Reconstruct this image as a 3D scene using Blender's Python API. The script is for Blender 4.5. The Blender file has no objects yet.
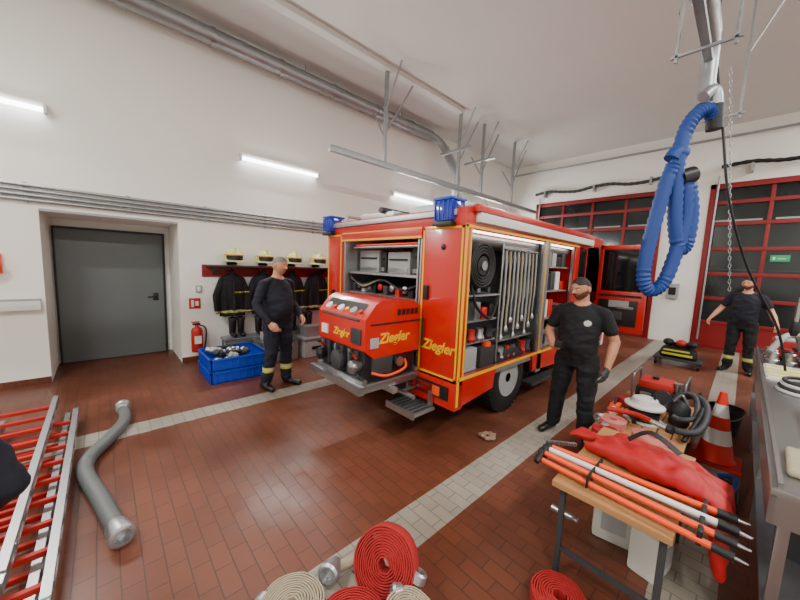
import bpy,bmesh,math,random
import numpy as np
from mathutils import Vector,Matrix,Euler
from mathutils import noise as NZ
random.seed(4)
V=Vector
# ---------------------------------------------------------------- materials
def s2l(c):
    c=c/255.0
    return c/12.92 if c<=.04045 else ((c+.055)/1.055)**2.4
def col(r): return (s2l(r[0]),s2l(r[1]),s2l(r[2]),1)
def M(name,rgb,rough=.5,metal=0,noise=0,nscale=6,bump=0,bscale=40,emit=0,coat=0):
    m=bpy.data.materials.new(name);m.use_nodes=True
    nt=m.node_tree;b=nt.nodes['Principled BSDF']
    b.inputs['Base Color'].default_value=col(rgb);b.inputs['Roughness'].default_value=rough;b.inputs['Metallic'].default_value=metal
    if coat:b.inputs['Coat Weight'].default_value=coat;b.inputs['Coat Roughness'].default_value=.08
    if emit:
        b.inputs['Emission Color'].default_value=col(rgb);b.inputs['Emission Strength'].default_value=emit
    tc=nt.nodes.new('ShaderNodeTexCoord')
    if noise:
        n=nt.nodes.new('ShaderNodeTexNoise');n.inputs['Scale'].default_value=nscale;n.inputs['Detail'].default_value=5
        nt.links.new(tc.outputs['Object'],n.inputs['Vector'])
        mx=nt.nodes.new('ShaderNodeMix');mx.data_type='RGBA'
        c=col(rgb)
        mx.inputs[6].default_value=tuple(x*(1-noise) for x in c[:3])+(1,)
        mx.inputs[7].default_value=tuple(min(1,x*(1+noise)) for x in c[:3])+(1,)
        nt.links.new(n.outputs['Fac'],mx.inputs[0]);nt.links.new(mx.outputs[2],b.inputs['Base Color'])
    if bump:
        n2=nt.nodes.new('ShaderNodeTexNoise');n2.inputs['Scale'].default_value=bscale
        nt.links.new(tc.outputs['Object'],n2.inputs['Vector'])
        bp=nt.nodes.new('ShaderNodeBump');bp.inputs['Strength'].default_value=bump;bp.inputs['Distance'].default_value=.01
        nt.links.new(n2.outputs['Fac'],bp.inputs['Height']);nt.links.new(bp.outputs['Normal'],b.inputs['Normal'])
    return m
def tilemat(name,c1,c2,mortar,bw=.2,rh=.1,rough=.42):
    m=bpy.data.materials.new(name);m.use_nodes=True;nt=m.node_tree;b=nt.nodes['Principled BSDF']
    tc=nt.nodes.new('ShaderNodeTexCoord')
    br=nt.nodes.new('ShaderNodeTexBrick');br.inputs['Scale'].default_value=1
    br.inputs['Brick Width'].default_value=bw;br.inputs['Row Height'].default_value=rh;br.inputs['Mortar Size'].default_value=.004;br.offset=.5
    br.inputs['Color1'].default_value=col(c1);br.inputs['Color2'].default_value=col(c2);br.inputs['Mortar'].default_value=col(mortar);br.inputs['Mortar Smooth'].default_value=.3
    nt.links.new(tc.outputs['Object'],br.inputs['Vector'])
    n=nt.nodes.new('ShaderNodeTexNoise');n.inputs['Scale'].default_value=.9;n.inputs['Detail'].default_value=6
    nt.links.new(tc.outputs['Object'],n.inputs['Vector'])
    mr=nt.nodes.new('ShaderNodeMapRange');mr.inputs[1].default_value=.35;mr.inputs[2].default_value=.65;mr.inputs[3].default_value=.72;mr.inputs[4].default_value=1.1
    nt.links.new(n.outputs['Fac'],mr.inputs[0])
    mul=nt.nodes.new('ShaderNodeVectorMath');mul.operation='SCALE'
    nt.links.new(br.outputs['Color'],mul.inputs[0]);nt.links.new(mr.outputs[0],mul.inputs['Scale'])
    nt.links.new(mul.outputs[0],b.inputs['Base Color'])
    mr2=nt.nodes.new('ShaderNodeMapRange');mr2.inputs[1].default_value=.4;mr2.inputs[2].default_value=.62;mr2.inputs[3].default_value=rough-.14;mr2.inputs[4].default_value=rough+.12
    nt.links.new(n.outputs['Fac'],mr2.inputs[0]);nt.links.new(mr2.outputs[0],b.inputs['Roughness'])
    bp=nt.nodes.new('ShaderNodeBump');bp.inputs['Strength'].default_value=.25;bp.inputs['Distance'].default_value=.003;bp.invert=True
    nt.links.new(br.outputs['Fac'],bp.inputs['Height']);nt.links.new(bp.outputs['Normal'],b.inputs['Normal'])
    return m
wallm=M('white_plaster',(238,237,230),.85,noise=.03,nscale=1.2,bump=.08,bscale=60)
ceilm=M('ceiling_paint',(214,214,210),.9,noise=.03,nscale=1)
floorm=tilemat('red_tile',(108,59,39),(98,53,36),(70,42,33),rough=.44)
stripem=tilemat('grey_tile',(152,145,132),(143,136,124),(108,102,92))
red=M('truck_red',(196,22,6),.28,coat=.5,noise=.04)
redflat=M('red_matt',(172,22,14),.55,noise=.06)
gred=M('gate_red',(130,12,16),.45,noise=.06)
yel=M('yellow_tape',(236,180,10),.45)
orange=M('orange_paint',(236,74,10),.45)
alu=M('aluminium',(180,182,184),.38,.85,noise=.06,nscale=12)
galv=M('galvanised_steel',(160,164,167),.42,.75,noise=.14,nscale=16)
steel=M('stainless_steel',(164,166,167),.28,.9,noise=.05)
lgrey=M('light_grey',(156,158,158),.6,noise=.05)
dgrey=M('dark_grey',(50,52,54),.6,noise=.06)
doorg=M('door_grey',(98,105,105),.5,noise=.03)
black=M('black_rubber',(16,16,17),.6,noise=.1)
blackp=M('black_plastic',(20,20,22),.4)
white=M('white_plastic',(222,222,218),.45)
blue=M('blue_plastic',(10,60,180),.4)
bluel=M('blue_lens',(4,36,150),.12,emit=.08,coat=.6)
bluehose=M('blue_hose',(18,58,132),.6,noise=.12)
navy=M('navy_cloth',(17,20,34),.85,noise=.25,nscale=14,bump=.5,bscale=16)
blackc=M('black_cloth',(14,15,19),.85,noise=.25,nscale=14,bump=.5,bscale=16)
boot=M('boot_leather',(13,12,12),.4)
refl=M('reflective_tape',(180,184,178),.35)
limey=M('lime_tape',(190,190,40),.5)
skin=M('skin',(200,142,112),.5,noise=.06,nscale=20)
skin2=M('skin_tan',(186,128,98),.5,noise=.06,nscale=20)
hairg=M('hair_grey',(128,120,112),.8,noise=.3,nscale=60)
hairb=M('hair_dark',(44,33,27),.8,noise=.3,nscale=60)
beard=M('beard',(96,62,44),.85,noise=.3,nscale=60)
lip=M('lips',(160,92,80),.5)
eyew=M('eye_white',(205,200,192),.3)
iris=M('eye_iris',(40,30,24),.2)
glass=M('dark_glass',(14,17,20),.08,noise=.2,nscale=2)
glass2=M('night_glass',(30,36,36),.12,noise=.7,nscale=1.1)
wood=M('plywood',(168,122,76),.6,noise=.15,nscale=9)
hosered=M('hose_red',(158,24,24),.8,bump=.4,bscale=140,noise=.1)
hosepink=M('hose_pink',(196,108,102),.8,noise=.1)
hosebeige=M('hose_beige',(164,152,128),.85,noise=.12,bump=.4,bscale=120)
suct=M('suction_hose_grey',(94,98,98),.5,noise=.12)
clothred=M('tarp_red',(170,10,20),.6,noise=.1,bump=.5,bscale=9)
canw=M('canister_white',(198,199,192),.4)
tube_e=M('tube_emit',(250,252,255),.5,emit=12)
led_e=M('led_emit',(255,250,240),.5,emit=6)
helm=M('helmet_lime',(205,205,140),.3,coat=.4)
green=M('green_sign',(10,140,80),.5,emit=.4)
# ---------------------------------------------------------------- builder
class B:
    def __init__(s,name): s.name=name;s.bm=bmesh.new();s.mats=[];s.X=Matrix.Identity(4)
    def mi(s,m):
        if m not in s.mats:s.mats.append(m)
        return s.mats.index(m)
    def add(s,tb,m,xf=None):
        if m is not None:
            k=s.mi(m)
            for f in tb.faces:f.material_index=k
        for f in tb.faces:f.smooth=True
        if xf is not None:tb.transform(xf)
        tb.transform(s.X)
        me=bpy.data.meshes.new('t');tb.to_mesh(me);tb.free();s.bm.from_mesh(me);bpy.data.meshes.remove(me)
    def box(s,a,b,m,bev=0,xf=None):
        tb=bmesh.new();bmesh.ops.create_cube(tb,size=1)
        a,b=V(a),V(b);c=(a+b)/2;d=V((abs(b[i]-a[i]) for i in range(3)))
        for v in tb.verts:v.co=V((v.co[i]*d[i]+c[i] for i in range(3)))
        if bev:
            bmesh.ops.bevel(tb,geom=tb.edges[:],offset=min(bev,min(d)*.45),segments=2,profile=.7,affect='EDGES')
        s.add(tb,m,xf);return s
    def cyl(s,p0,p1,r,m,r2=None,seg=20,xf=None):
        p0,p1=V(p0),V(p1);d=p1-p0;L=d.length
        tb=bmesh.new();bmesh.ops.create_cone(tb,cap_ends=True,segments=seg,radius1=r,radius2=r if r2 is None else r2,depth=L)
        q=d.to_track_quat('Z','Y').to_matrix().to_4x4();tb.transform(Matrix.Translation((p0+p1)/2)@q)
        s.add(tb,m,xf);return s
    def sph(s,c,r,m,xf=None,seg=20):
        tb=bmesh.new();bmesh.ops.create_uvsphere(tb,u_segments=seg,v_segments=seg//2+2,radius=1)
        if not hasattr(r,'__len__'):r=(r,r,r)
        for v in tb.verts:v.co=V((v.co[i]*r[i]+c[i] for i in range(3)))
        s.add(tb,m,xf);return s
    def lathe(s,prof,m,xf=None,seg=28):
        tb=bmesh.new();rings=[]
        for r,z in prof:
            rings.append([tb.verts.new((r*math.cos(2*math.pi*i/seg),r*math.sin(2*math.pi*i/seg),z)) for i in range(seg)])
        for a,b in zip(rings,rings[1:]):
            for i in range(seg):
                tb.faces.new((a[i],a[(i+1)%seg],b[(i+1)%seg],b[i]))
        if prof[0][0]>1e-4:tb.faces.new(rings[0][::-1])
        if prof[-1][0]>1e-4:tb.faces.new(rings[-1])
        bmesh.ops.remove_doubles(tb,verts=tb.verts[:],dist=1e-5);bmesh.ops.recalc_face_normals(tb,faces=tb.faces[:])
        s.add(tb,m,xf);return s
    def prism(s,pts,ax,a0,a1,m,xf=None):
        tb=bmesh.new()
        def mk(p,a):
            q=[0,0,0];o=[i for i in range(3) if i!=ax];q[o[0]]=p[0];q[o[1]]=p[1];q[ax]=a;return tb.verts.new(q)
        A=[mk(p,a0) for p in pts];C=[mk(p,a1) for p in pts];n=len(pts)
        tb.faces.new(A[::-1]);tb.faces.new(C)
        for i in range(n):tb.faces.new((A[i],A[(i+1)%n],C[(i+1)%n],C[i]))
        bmesh.ops.recalc_face_normals(tb,faces=tb.faces[:])
        s.add(tb,m,xf);return s
    def tube(s,pts,r,m,seg=10,sm=6,closed=False,ribs=0,prof=None,xf=None):
        pts=[V(p) for p in pts];P=pts
        if sm>1 and len(pts)>2:
            P=[];n=len(pts)
            for i in range(n if closed else n-1):
                if closed:a,b,c,d=pts[(i-1)%n],pts[i],pts[(i+1)%n],pts[(i+2)%n]
                else:a,b,c,d=pts[max(i-1,0)],pts[i],pts[i+1],pts[min(i+2,n-1)]
                for k in range(sm):
                    t=k/sm
                    P.append(.5*((2*b)+(c-a)*t+(2*a-5*b+4*c-d)*t*t+(3*b-a-3*c+d)*t**3))
            if not closed:P.append(pts[-1])
        n=len(P);tb=bmesh.new();rings=[];N=None
        for i in range(n):
            if closed:T=(P[(i+1)%n]-P[i-1]).normalized()
            else:T=(P[min(i+1,n-1)]-P[max(i-1,0)]).normalized()
            if N is None:
                N=V((0,0,1)) if abs(T.z)<.9 else V((1,0,0))
            N=(N-T*N.dot(T)).normalized();Bn=T.cross(N)
            rr=r*(1+(ribs if i%2 else -ribs))
            if prof:rings.append([tb.verts.new(P[i]+N*x+Bn*y) for x,y in prof])
            else:rings.append([tb.verts.new(P[i]+(N*math.cos(2*math.pi*k/seg)+Bn*math.sin(2*math.pi*k/seg))*rr) for k in range(seg)])
        q=len(rings[0])
        for i in range(n if closed else n-1):
            a,b=rings[i],rings[(i+1)%n]
            for k in range(q):tb.faces.new((a[k],a[(k+1)%q],b[(k+1)%q],b[k]))
        if not closed:tb.faces.new(rings[0][::-1]);tb.faces.new(rings[-1])
        bmesh.ops.recalc_face_normals(tb,faces=tb.faces[:])
        s.add(tb,m,xf);return s
    def hull(s,balls,m,xf=None,sub=2):
        tb=bmesh.new()
        for p,r in balls:
            t=bmesh.new();bmesh.ops.create_icosphere(t,subdivisions=sub,radius=r)
            for v in t.verts:tb.verts.new(v.co+V(p))
            t.free()
        h=bmesh.ops.convex_hull(tb,input=tb.verts[:])
        bmesh.ops.delete(tb,geom=[g for g in set(h['geom_interior']+h['geom_unused']) if isinstance(g,bmesh.types.BMVert)],context='VERTS')
        s.add(tb,m,xf);return s
    def loft(s,rings,m,seg=24,xf=None):
        tb=bmesh.new();R=[]
        for z,rx,ry,cx,cy in rings:
            R.append([tb.verts.new((cx+rx*math.cos(2*math.pi*i/seg),cy+ry*math.sin(2*math.pi*i/seg),z)) for i in range(seg)])
        for a,b in zip(R,R[1:]):
            for i in range(seg):tb.faces.new((a[i],a[(i+1)%seg],b[(i+1)%seg],b[i]))
        tb.faces.new(R[0][::-1]);tb.faces.new(R[-1]);bmesh.ops.recalc_face_normals(tb,faces=tb.faces[:])
        s.add(tb,m,xf);return s
    def mesh(s,me,mats,xf=None):
        t=bmesh.new();t.from_mesh(me)
        mp=[s.mi(m) for m in mats]
        for f in t.faces:f.material_index=mp[min(f.material_index,len(mp)-1)]
        s.add(t,None,xf);return s
    def text(s,txt,size,m,xf,ext=.003):
        c=bpy.data.curves.new('tx','FONT');c.body=txt;c.size=size;c.extrude=ext;c.shear=.25;c.align_x='CENTER';c.align_y='CENTER';c.offset=.004
        o=bpy.data.objects.new('tx',c);bpy.context.scene.collection.objects.link(o)
        dg=bpy.context.evaluated_depsgraph_get();me=bpy.data.meshes.new_from_object(o.evaluated_get(dg))
        s.mesh(me,[m],xf);bpy.data.objects.remove(o);bpy.data.meshes.remove(me);return s
    def remesh(s,vox,smooth=4):
        me=bpy.data.meshes.new('r');s.bm.to_mesh(me);s.bm.free()
        o=bpy.data.objects.new('r',me);bpy.context.scene.collection.objects.link(o)
        r=o.modifiers.new('r','REMESH');r.mode='VOXEL';r.voxel_size=vox
        if smooth:
            k=o.modifiers.new('s','SMOOTH');k.factor=.5;k.iterations=smooth
        dg=bpy.context.evaluated_depsgraph_get();out=bpy.data.meshes.new_from_object(o.evaluated_get(dg))
        bpy.data.objects.remove(o);bpy.data.meshes.remove(me);return out
    def done(s,parent=None,sharp=38):
        me=bpy.data.meshes.new(s.name);s.bm.to_mesh(me);s.bm.free()
        for m in s.mats:me.materials.append(m)
        me.set_sharp_from_angle(angle=math.radians(sharp))
        o=bpy.data.objects.new(s.name,me);bpy.context.scene.collection.objects.link(o)
        if parent:o.parent=parent
        return o
def empty(name):
    o=bpy.data.objects.new(name,None);o.empty_display_size=.1;bpy.context.scene.collection.objects.link(o);return o
Tr=Matrix.Translation
def Rt(ax,deg): return Matrix.Rotation(math.radians(deg),4,ax)
def paint(me,fn):
    n=len(me.polygons);c=np.empty(n*3);me.polygons.foreach_get('center',c);c=c.reshape(-1,3)
    me.polygons.foreach_set('material_index',fn(c).astype(np.int32))
# ---------------------------------------------------------------- room
XL=-6.36;YG=11.37;ZC=5.5;XR=6.0;YB=-4.0
B('floor').box((-7.6,YB-.2,-.1),(XR+.2,YG+.3,0),floorm).done()
B('ceiling').box((XL-.2,YB-.2,ZC),(XR+.2,YG+.3,ZC+.1),ceilm).done()
r0,r1,rz=-.58,.93,2.32
w=B('wall_left')
w.box((XL-.2,YB,0),(XL,r0,ZC),wallm).box((XL-.2,r1,0),(XL,YG,ZC),wallm).box((XL-.2,r0,rz),(XL,r1,ZC),wallm)
w.box((-7.6,r0-.1,0),(XL-.2,r0,rz+.1),wallm).box((-7.6,r1,0),(XL-.2,r1+.1,rz+.1),wallm).box((-7.6,r0,rz),(XL-.2,r1,rz+.1),wallm)
w.box((-7.6,r0,0),(-7.42,r1,rz),wallm).done()
d=B('door_1')
d.box((-7.42,-.56,0),(-7.37,.86,2.2),dgrey,.004).box((-7.37,-.53,.01),(-7.33,.82,2.16),doorg,.004)
d.cyl((-7.33,.7,1.05),(-7.28,.7,1.05),.012,black).cyl((-7.28,.71,1.05),(-7.28,.58,1.05),.011,black).box((-7.335,.66,.98),(-7.322,.74,1.12),blackp,.003)
d.done()
w=B('wall_gate')
Y2=YG+.2
w.box((XL,YG,4.13),(XR,Y2,ZC),wallm).box((XL,YG,0),(-5.3,Y2,4.13),wallm).box((-1.74,YG,0),(-.85,Y2,4.13),wallm).box((3.4,YG,0),(XR,Y2,4.13),wallm).done()
B('wall_right').box((XR,YB,0),(XR+.2,YG+.2,ZC),wallm).done()
B('wall_rear').box((XL-.2,YB-.2,0),(XR+.2,YB,ZC),wallm).done()
def gate(name,x0,x1,solid):
    g=B(name);y=YG+.06
    g.box((x0,y+.02,0),(x1,y+.04,4.1),glass2)
    for x in (x0,x1-.1):g.box((x,YG-.03,0),(x+.1,y+.06,4.12),gred,.008)
    g.box((x0,YG-.03,4.0),(x1,y+.06,4.12),gred,.008)
    nc=4;rows=[0,.62,1.24,1.86,2.48,3.1,3.62]
    for z in rows:g.box((x0,y-.03,z),(x1,y+.03,z+.085),gred,.006)
    for i in range(1,nc):
        x=x0+(x1-x0)*i/nc;g.box((x-.035,y-.025,0),(x+.035,y+.03,4.05),gred,.006)
    for k in range(solid):g.box((x0,y-.01,rows[k]),(x1,y+.025,rows[k+1]),gred)
    for x in (x0+.14,x1-.14):g.cyl((x,YG-.08,.2),(x,YG-.08,4.3),.02,galv)
    for i in range(nc):
        xa=x0+(x1-x0)*i/nc+.1;g.box((xa,y+.005,3.2),(xa+(x1-x0)/nc-.2,y+.012,3.24),lgrey).box((xa,y+.005,2.0),(xa+(x1-x0)/nc-.2,y+.012,2.03),dgrey)
    g.done()
gate('door_2',-5.3,-1.74,1);gate('door_3',-.85,3.4,1)
B('exit_sign').box((.32,YG-.06,2.22),(.62,YG-.02,2.37),green,.004).box((.36,YG-.062,2.26),(.4,YG-.06,2.33),white).box((.44,YG-.062,2.28),(.56,YG-.06,2.3),white).done()
for n,(x0,x1) in enumerate(((-1.55,-1.25),(-.2,.08),(-4.28,-4.0))):
    B('floor_stripe' ).box((x0,-3.9,0.0),(x1,YG-.05,.003),stripem).done()
B('trim_1').box((-5.06,1.6,ZC-.09),(-4.9,6.4,ZC),ceilm,.004).done()
B('trim_2').box((XL,1.25,1.47),(XL+.025,4.6,1.68),gred,.003).done()
B('trim_3').box((XL,r0,rz),(XL+.012,r1,rz+.03),lgrey).done()
B('baseboard_left').box((XL,r1,0),(XL+.012,YG,.09),floorm).box((XL,YB,0),(XL+.012,r0,.09),floorm).done()
p=B('wall_conduits')
for k,z in enumerate((2.44,2.5,2.56,2.62)):p.cyl((XL+.04,-3.5,z),(XL+.04,9.5-k*.6,z),.022,galv,seg=10)
for y in range(-3,10):p.box((XL,y+.3,2.4),(XL+.03,y+.34,2.66),galv)
p.done()
p=B('cable_trunking');p.box((XL,-3.0,1.02),(XL+.06,-.62,1.14),white,.006).box((XL,-2,1.14),(XL+.05,-.62,1.17),lgrey,.004).done()
for i,y in enumerate((-1.95,1.86,5.44,9.0)):
    t=B('fluorescent_lamp')
    t.box((XL,y,3.6),(XL+.07,y+1.52,3.67),white,.01).cyl((XL+.1,y+.03,3.57),(XL+.1,y+1.49,3.57),.03,tube_e,seg=14)
    t.box((XL+.02,y,3.53),(XL+.13,y+.03,3.64),white,.004).box((XL+.02,y+1.49,3.53),(XL+.13,y+1.52,3.64),white,.004)
    t.done()
def area(name,loc,size,sy,power,rot=(0,0,0),c=(1,.98,.945)):
    l=bpy.data.lights.new(name,'AREA');l.shape='RECTANGLE';l.size=size;l.size_y=sy;l.energy=power;l.color=c
    o=bpy.data.objects.new(name,l);o.location=loc;o.rotation_euler=rot;bpy.context.scene.collection.objects.link(o)
for i,y in enumerate((-1.95,1.86,5.44,9.0)):
    area('tube_light',(XL+.16,y+.75,3.56),.08,1.45,80,(0,math.radians(-70),0))
for x,y in ((2.6,-1.5),(2.6,2.5),(2.8,6.5),(3,10),(-2.4,-2.4)):
    area('ceiling_light',(x,y,ZC-.09),.3,1.5,235)
    B('ceiling_lamp').box((x-.2,y-.8,ZC-.08),(x+.2,y+.8,ZC),white,.01).done()
p=B('exhaust_duct')
p.tube([(-6.1,-3.8,5.25),(-6.1,0,5.25),(-6.1,3,5.25),(-6.1,6.6,5.25)],.125,galv,seg=20,sm=1)
for y in np.arange(-3,6.6,1.1):p.tube([(-6.1,y,5.25),(-6.1,y+.06,5.25)],.14,steel,seg=20,sm=1)
for y in (.5,3,5.5):p.cyl((-6.1,y,5.3),(-6.1,y,ZC),.008,galv,seg=6)
p.tube([(-6.1,6.5,5.25),(-6.05,6.8,5.2),(-5.9,6.95,4.95),(-5.7,6.98,4.6),(-5.5,6.98,4.2),(-5.5,6.98,3.5)],.1,galv,seg=16,sm=6,ribs=.04)
p.tube([(-5.5,6.98,3.5),(-5.4,6.8,3.1),(-5.35,6.6,2.7),(-5.3,6.5,1.9)],.08,bluehose,seg=14,sm=8,ribs=.05)
p.done()
p=B('exhaust_rail')
p.box((-5.05,2.9,3.67),(-4.95,10.6,3.77),galv,.01)
for y in (4.1,6.4,7.4,9.0):
    p.box((-5.03,y-.03,3.78),(-4.97,y+.03,ZC),galv)
    p.cyl((-5,y,4.7),(-4.6,y,5.45),.018,galv,seg=8).cyl((-5,y,4.3),(-5,y+.7,5.45),.018,galv,seg=8).cyl((-5.35,y,4.75),(-5,y,4.2),.018,galv,seg=8)
p.box((-5.5,6.3,4.55),(-4.6,6.36,4.6),galv).box((-5.5,7.3,4.55),(-4.6,7.36,4.6),galv)
for y in (6.6,7.6,8.6):p.cyl((-5,y,3.66),(-4.7,y+.3,3.0),.012,galv,seg=8)
p.done()
p=B('exhaust_extraction_rail')
x=-.43;z=3.62
p.tube([(x,-3.8,z+.25),(x,0,z+.25),(x,3.9,z+.25)],.075,galv,seg=20,sm=1)
for y in np.arange(-3,4.0,.9):p.tube([(x,y,z+.25),(x,y+.04,z+.25)],.085,steel,seg=20,sm=1)
p.tube([(x,3.88,z+.25),(x,4.0,z+.22),(x,4.05,z+.05),(x+.01,4.0,z-.3)],.065,galv,seg=16,sm=6)
p.box((x-.03,-3.8,z+.07),(x+.03,5.6,z+.12),galv,.008)
for y in (3.7,5.4):
    p.box((x-.19,y-.012,z),(x-.17,y+.012,ZC),galv).box((x+.17,y-.012,z),(x+.19,y+.012,ZC),galv)
    p.box((x-.22,y-.012,z+.04),(x+.22,y+.012,z+.06),galv)
    p.cyl((x+.19,y,z+.7),(x+.75,y,ZC),.012,galv,seg=8).cyl((x-.19,y,z+.4),(x-.19,y+.8,ZC),.012,galv,seg=8)
p.done()
p=B('exhaust_hose')
R0=(.682,.731)
def hp(s,zz,o=0): return (x+R0[0]*s+o,3.85+R0[1]*s,zz)
p.tube([hp(.13,3.18),hp(.08,3.24),hp(-.02,3.2),hp(-.1,3.05),hp(-.13,2.8),hp(-.11,2.5),hp(-.08,2.25),hp(-.02,2.05),hp(.04,2.1),hp(.05,2.35),hp(.0,2.6)],.056,bluehose,seg=14,sm=9,ribs=.08)
p.tube([hp(-.16,2.78),hp(-.21,2.6),hp(-.27,2.25),hp(-.31,1.95),hp(-.3,1.74),hp(-.22,1.66),hp(-.12,1.74),hp(-.05,1.98),hp(.0,2.3),hp(-.03,2.62)],.056,bluehose,seg=14,sm=9,ribs=.08)
p.cyl(hp(.15,3.08),hp(.13,3.28),.06,black).cyl(hp(-.1,2.66),hp(.02,2.7),.07,blackp).tube([hp(.02,3.34),hp(.1,3.4),hp(.14,3.26)],.05,galv,sm=6)
p.tube([hp(-.19,2.82),hp(-.15,2.88),hp(-.08,2.86)],.06,bluehose,sm=5)
p.done()
p=B('pendant_cable')
p.tube([(x+.05,4.05,3.7),(-.28,4.05,3.1),(-.18,4.15,2.5),(0,4.45,1.9),(.25,4.7,1.35),(.35,4.8,.935)],.01,black,seg=8,sm=8)
p.done()
p=B('pendant_chain')
for k in range(56):
    q=k/55;cc=V((-.3+.2*q,4.3+.1*q,3.7-2.0*q));p.tube([cc+V((.009*math.cos(a)*(k%2),.009*math.cos(a)*(1-k%2),.022*math.sin(a))) for a in np.linspace(0,6.28,8,endpoint=False)],.003,galv,seg=5,sm=1,closed=True)
p.done()
p=B('heating_pipe')
p.tube([(XL+.1,YG-.12,5.2),(-3,YG-.12,5.2),(XR-.1,YG-.12,5.2)],.03,galv,sm=1)
p.tube([(-5.3,YG-.15,4.42)]+[(-5.3+i*.45,YG-.15,4.42+.05*math.sin(i*1.7)) for i in range(1,9)],.045,dgrey,sm=6,ribs=.1)
p.tube([(-.7,YG-.15,4.5)]+[(-.7+i*.5,YG-.15,4.5+.04*math.sin(i*2)) for i in range(1,8)],.045,black,sm=6,ribs=.1)
for q in (-5,-3.5,-2.1,-.2,1.5):p.box((q,YG-.2,4.3),(q+.05,YG-.002,4.5),galv)
p.box((-1.5,YG-.14,4.2),(-1.1,YG-.002,4.45),white,.01)
p.done()
B('door_control_box').box((-1.45,YG-.12,1.2),(-1.2,YG,1.6),lgrey,.01).box((-1.4,YG-.13,1.3),(-1.25,YG-.11,1.5),blackp).done()
# ---------------------------------------------------------------- fire engine
fe=empty('fire_engine')
X0,X1,Y0,YB1,YC=-4.36,-1.84,2.53,5.55,7.35
b=B('body_shell')
b.box((X0,Y0,.6),(X1-.02,YB1,.68),alu)
b.box((X0,Y0,2.2),(X1,YB1,2.38),red,.02)
b.box((X0,Y0,.4),(X0+.05,YB1,2.3),red,.01)
b.box((X0,Y0,.4),(-3.96,Y0+.05,2.22),red,.015)
b.box((-2.4,Y0,.42),(X1,Y0+.05,2.22),red,.015)
b.box((-2.46,Y0+.02,.65),(-2.42,4.4,2.22),alu).box((-3.98,Y0+.02,.65),(-3.94,4.4,2.22),alu)
b.box((-3.96,3.7,.65),(-2.44,3.74,2.22),dgrey)
b.box((-2.44,4.4,.65),(X1,4.44,2.22),alu).box((-3.9,YB1-.05,.5),(X1,YB1,2.3),red)
b.box((X1-.06,Y0,.4),(X1,Y0+.1,2.22),red,.01)
b.box((X1-.06,4.33,.4),(X1,4.47,2.22),alu,.01).box((X1-.06,5.42,.4),(X1,YB1,2.22),red,.01)
def arch(y,r,z0,z1,a,bb):
    pts=[(a,z1),(a,z0)]
    for i in range(13):
        t=math.pi-math.pi*i/12;yy=y+r*math.cos(t);zz=.45+r*math.sin(t)
        if zz<z1-.01:pts.append((yy,max(zz,z0)))
        else:pts.append((yy,z1-.01))
    return pts+[(bb,z0),(bb,z1)]
b.prism(arch(3.72,.5,.38,.7,Y0,YB1),0,X1-.04,X1,red)
b.box((X1-.001,Y0+.02,.665),(X1+.004,YB1,.7),yel).box((X1-.001,Y0,.4),(X1+.004,Y0+.035,2.22),yel).box((X1-.001,Y0+.075,.7),(X1+.004,Y0+.1,2.18),yel)
b.box((X1-.001,Y0,2.19),(X1+.004,YB1,2.215),yel).box((X1-.001,4.335,.7),(X1+.004,4.355,2.18),yel)
def frame(x0,x1,z0,z1,t=.022):
    y=Y0-.004
    b.box((x0,y,z0),(x1,Y0,z0+t),yel).box((x0,y,z1-t),(x1,Y0,z1),yel).box((x0,y,z0),(x0+t,Y0,z1),yel).box((x1-t,y,z0),(x1,Y0,z1),yel)
frame(-2.38,-1.86,.66,2.2);frame(-4.34,-3.98,.62,2.2);
b.box((-3.96,Y0-.01,2.1),(-2.4,Y0+.06,2.22),red,.01).box((-3.96,Y0-.014,2.1),(-2.4,Y0-.009,2.125),yel)
b.box((-3.96,Y0-.014,2.2),(-2.4,Y0-.009,2.215),yel)
b.box((X0+.1,Y0-.03,2.3),(X1-.1,Y0+.02,2.36),alu,.01)
b.box((X1-.02,Y0+.15,2.24),(X1+.06,YB1+.5,2.34),white,.03).box((X1-.02,Y0+.1,2.34),(X1+.07,YB1+.5,2.41),red,.02)
b.box((X1-.03,Y0,2.38),(X1-.0,YB1,2.42),alu)
b.cyl((X1-.17,Y0+.12,2.12),(X1-.17,4.33,2.12),.075,alu,seg=16).cyl((X1-.17,4.47,2.12),(X1-.17,5.42,2.12),.075,alu,seg=16)
for yy in (Y0+.11,4.3,4.48,5.38):b.box((X1-.05,yy,.68),(X1-.02,yy+.03,2.2),steel)
b.box((X1-.05,Y0+.14,2.155),(X1-.03,4.3,2.175),led_e).box((X1-.05,4.5,2.155),(X1-.03,5.36,2.175),led_e)
b.box((-3.8,2.62,2.16),(-2.6,2.66,2.175),led_e)
b.cyl((-2.3,Y0-.04,.95),(-2.3,Y0-.04,1.25),.012,black).sph((-2.1,Y0-.005,2.0),(.03,.01,.03),blackp)
b.box((-2.33,Y0-.03,1.45),(-2.27,Y0,1.6),blackp,.006).box((-4.2,Y0-.03,1.2),(-4.14,Y0,1.4),blackp,.006)
b.text('Ziegler',.15,yel,Tr((-2.11,Y0-.006,.97))@Rt('X',90))
b.box((X0+.02,Y0-.02,.4),(-3.9,Y0+.1,.62),red,.015).box((-2.45,Y0-.02,.36),(X1,Y0+.12,.64),red,.02)
tl=M('tail_lamp',(120,10,8),.2,coat=.6)
b.box((-2.36,Y0-.04,.45),(-1.92,Y0-.018,.59),blackp,.01).box((-2.34,Y0-.046,.47),(-2.14,Y0-.038,.57),tl,.006).box((-2.12,Y0-.046,.47),(-2.02,Y0-.038,.57),orange,.006)
b.box((-4.3,Y0-.035,.47),(-4.02,Y0-.018,.57),tl,.008)
b.box((-3.9,Y0-.06,.38),(-2.45,Y0+.05,.5),dgrey,.01)
b.done(fe)
b=B('chassis')
for xx in (-3.6,-2.6):b.box((xx-.05,Y0+.1,.42),(xx+.05,YC-.2,.6),black)
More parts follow.
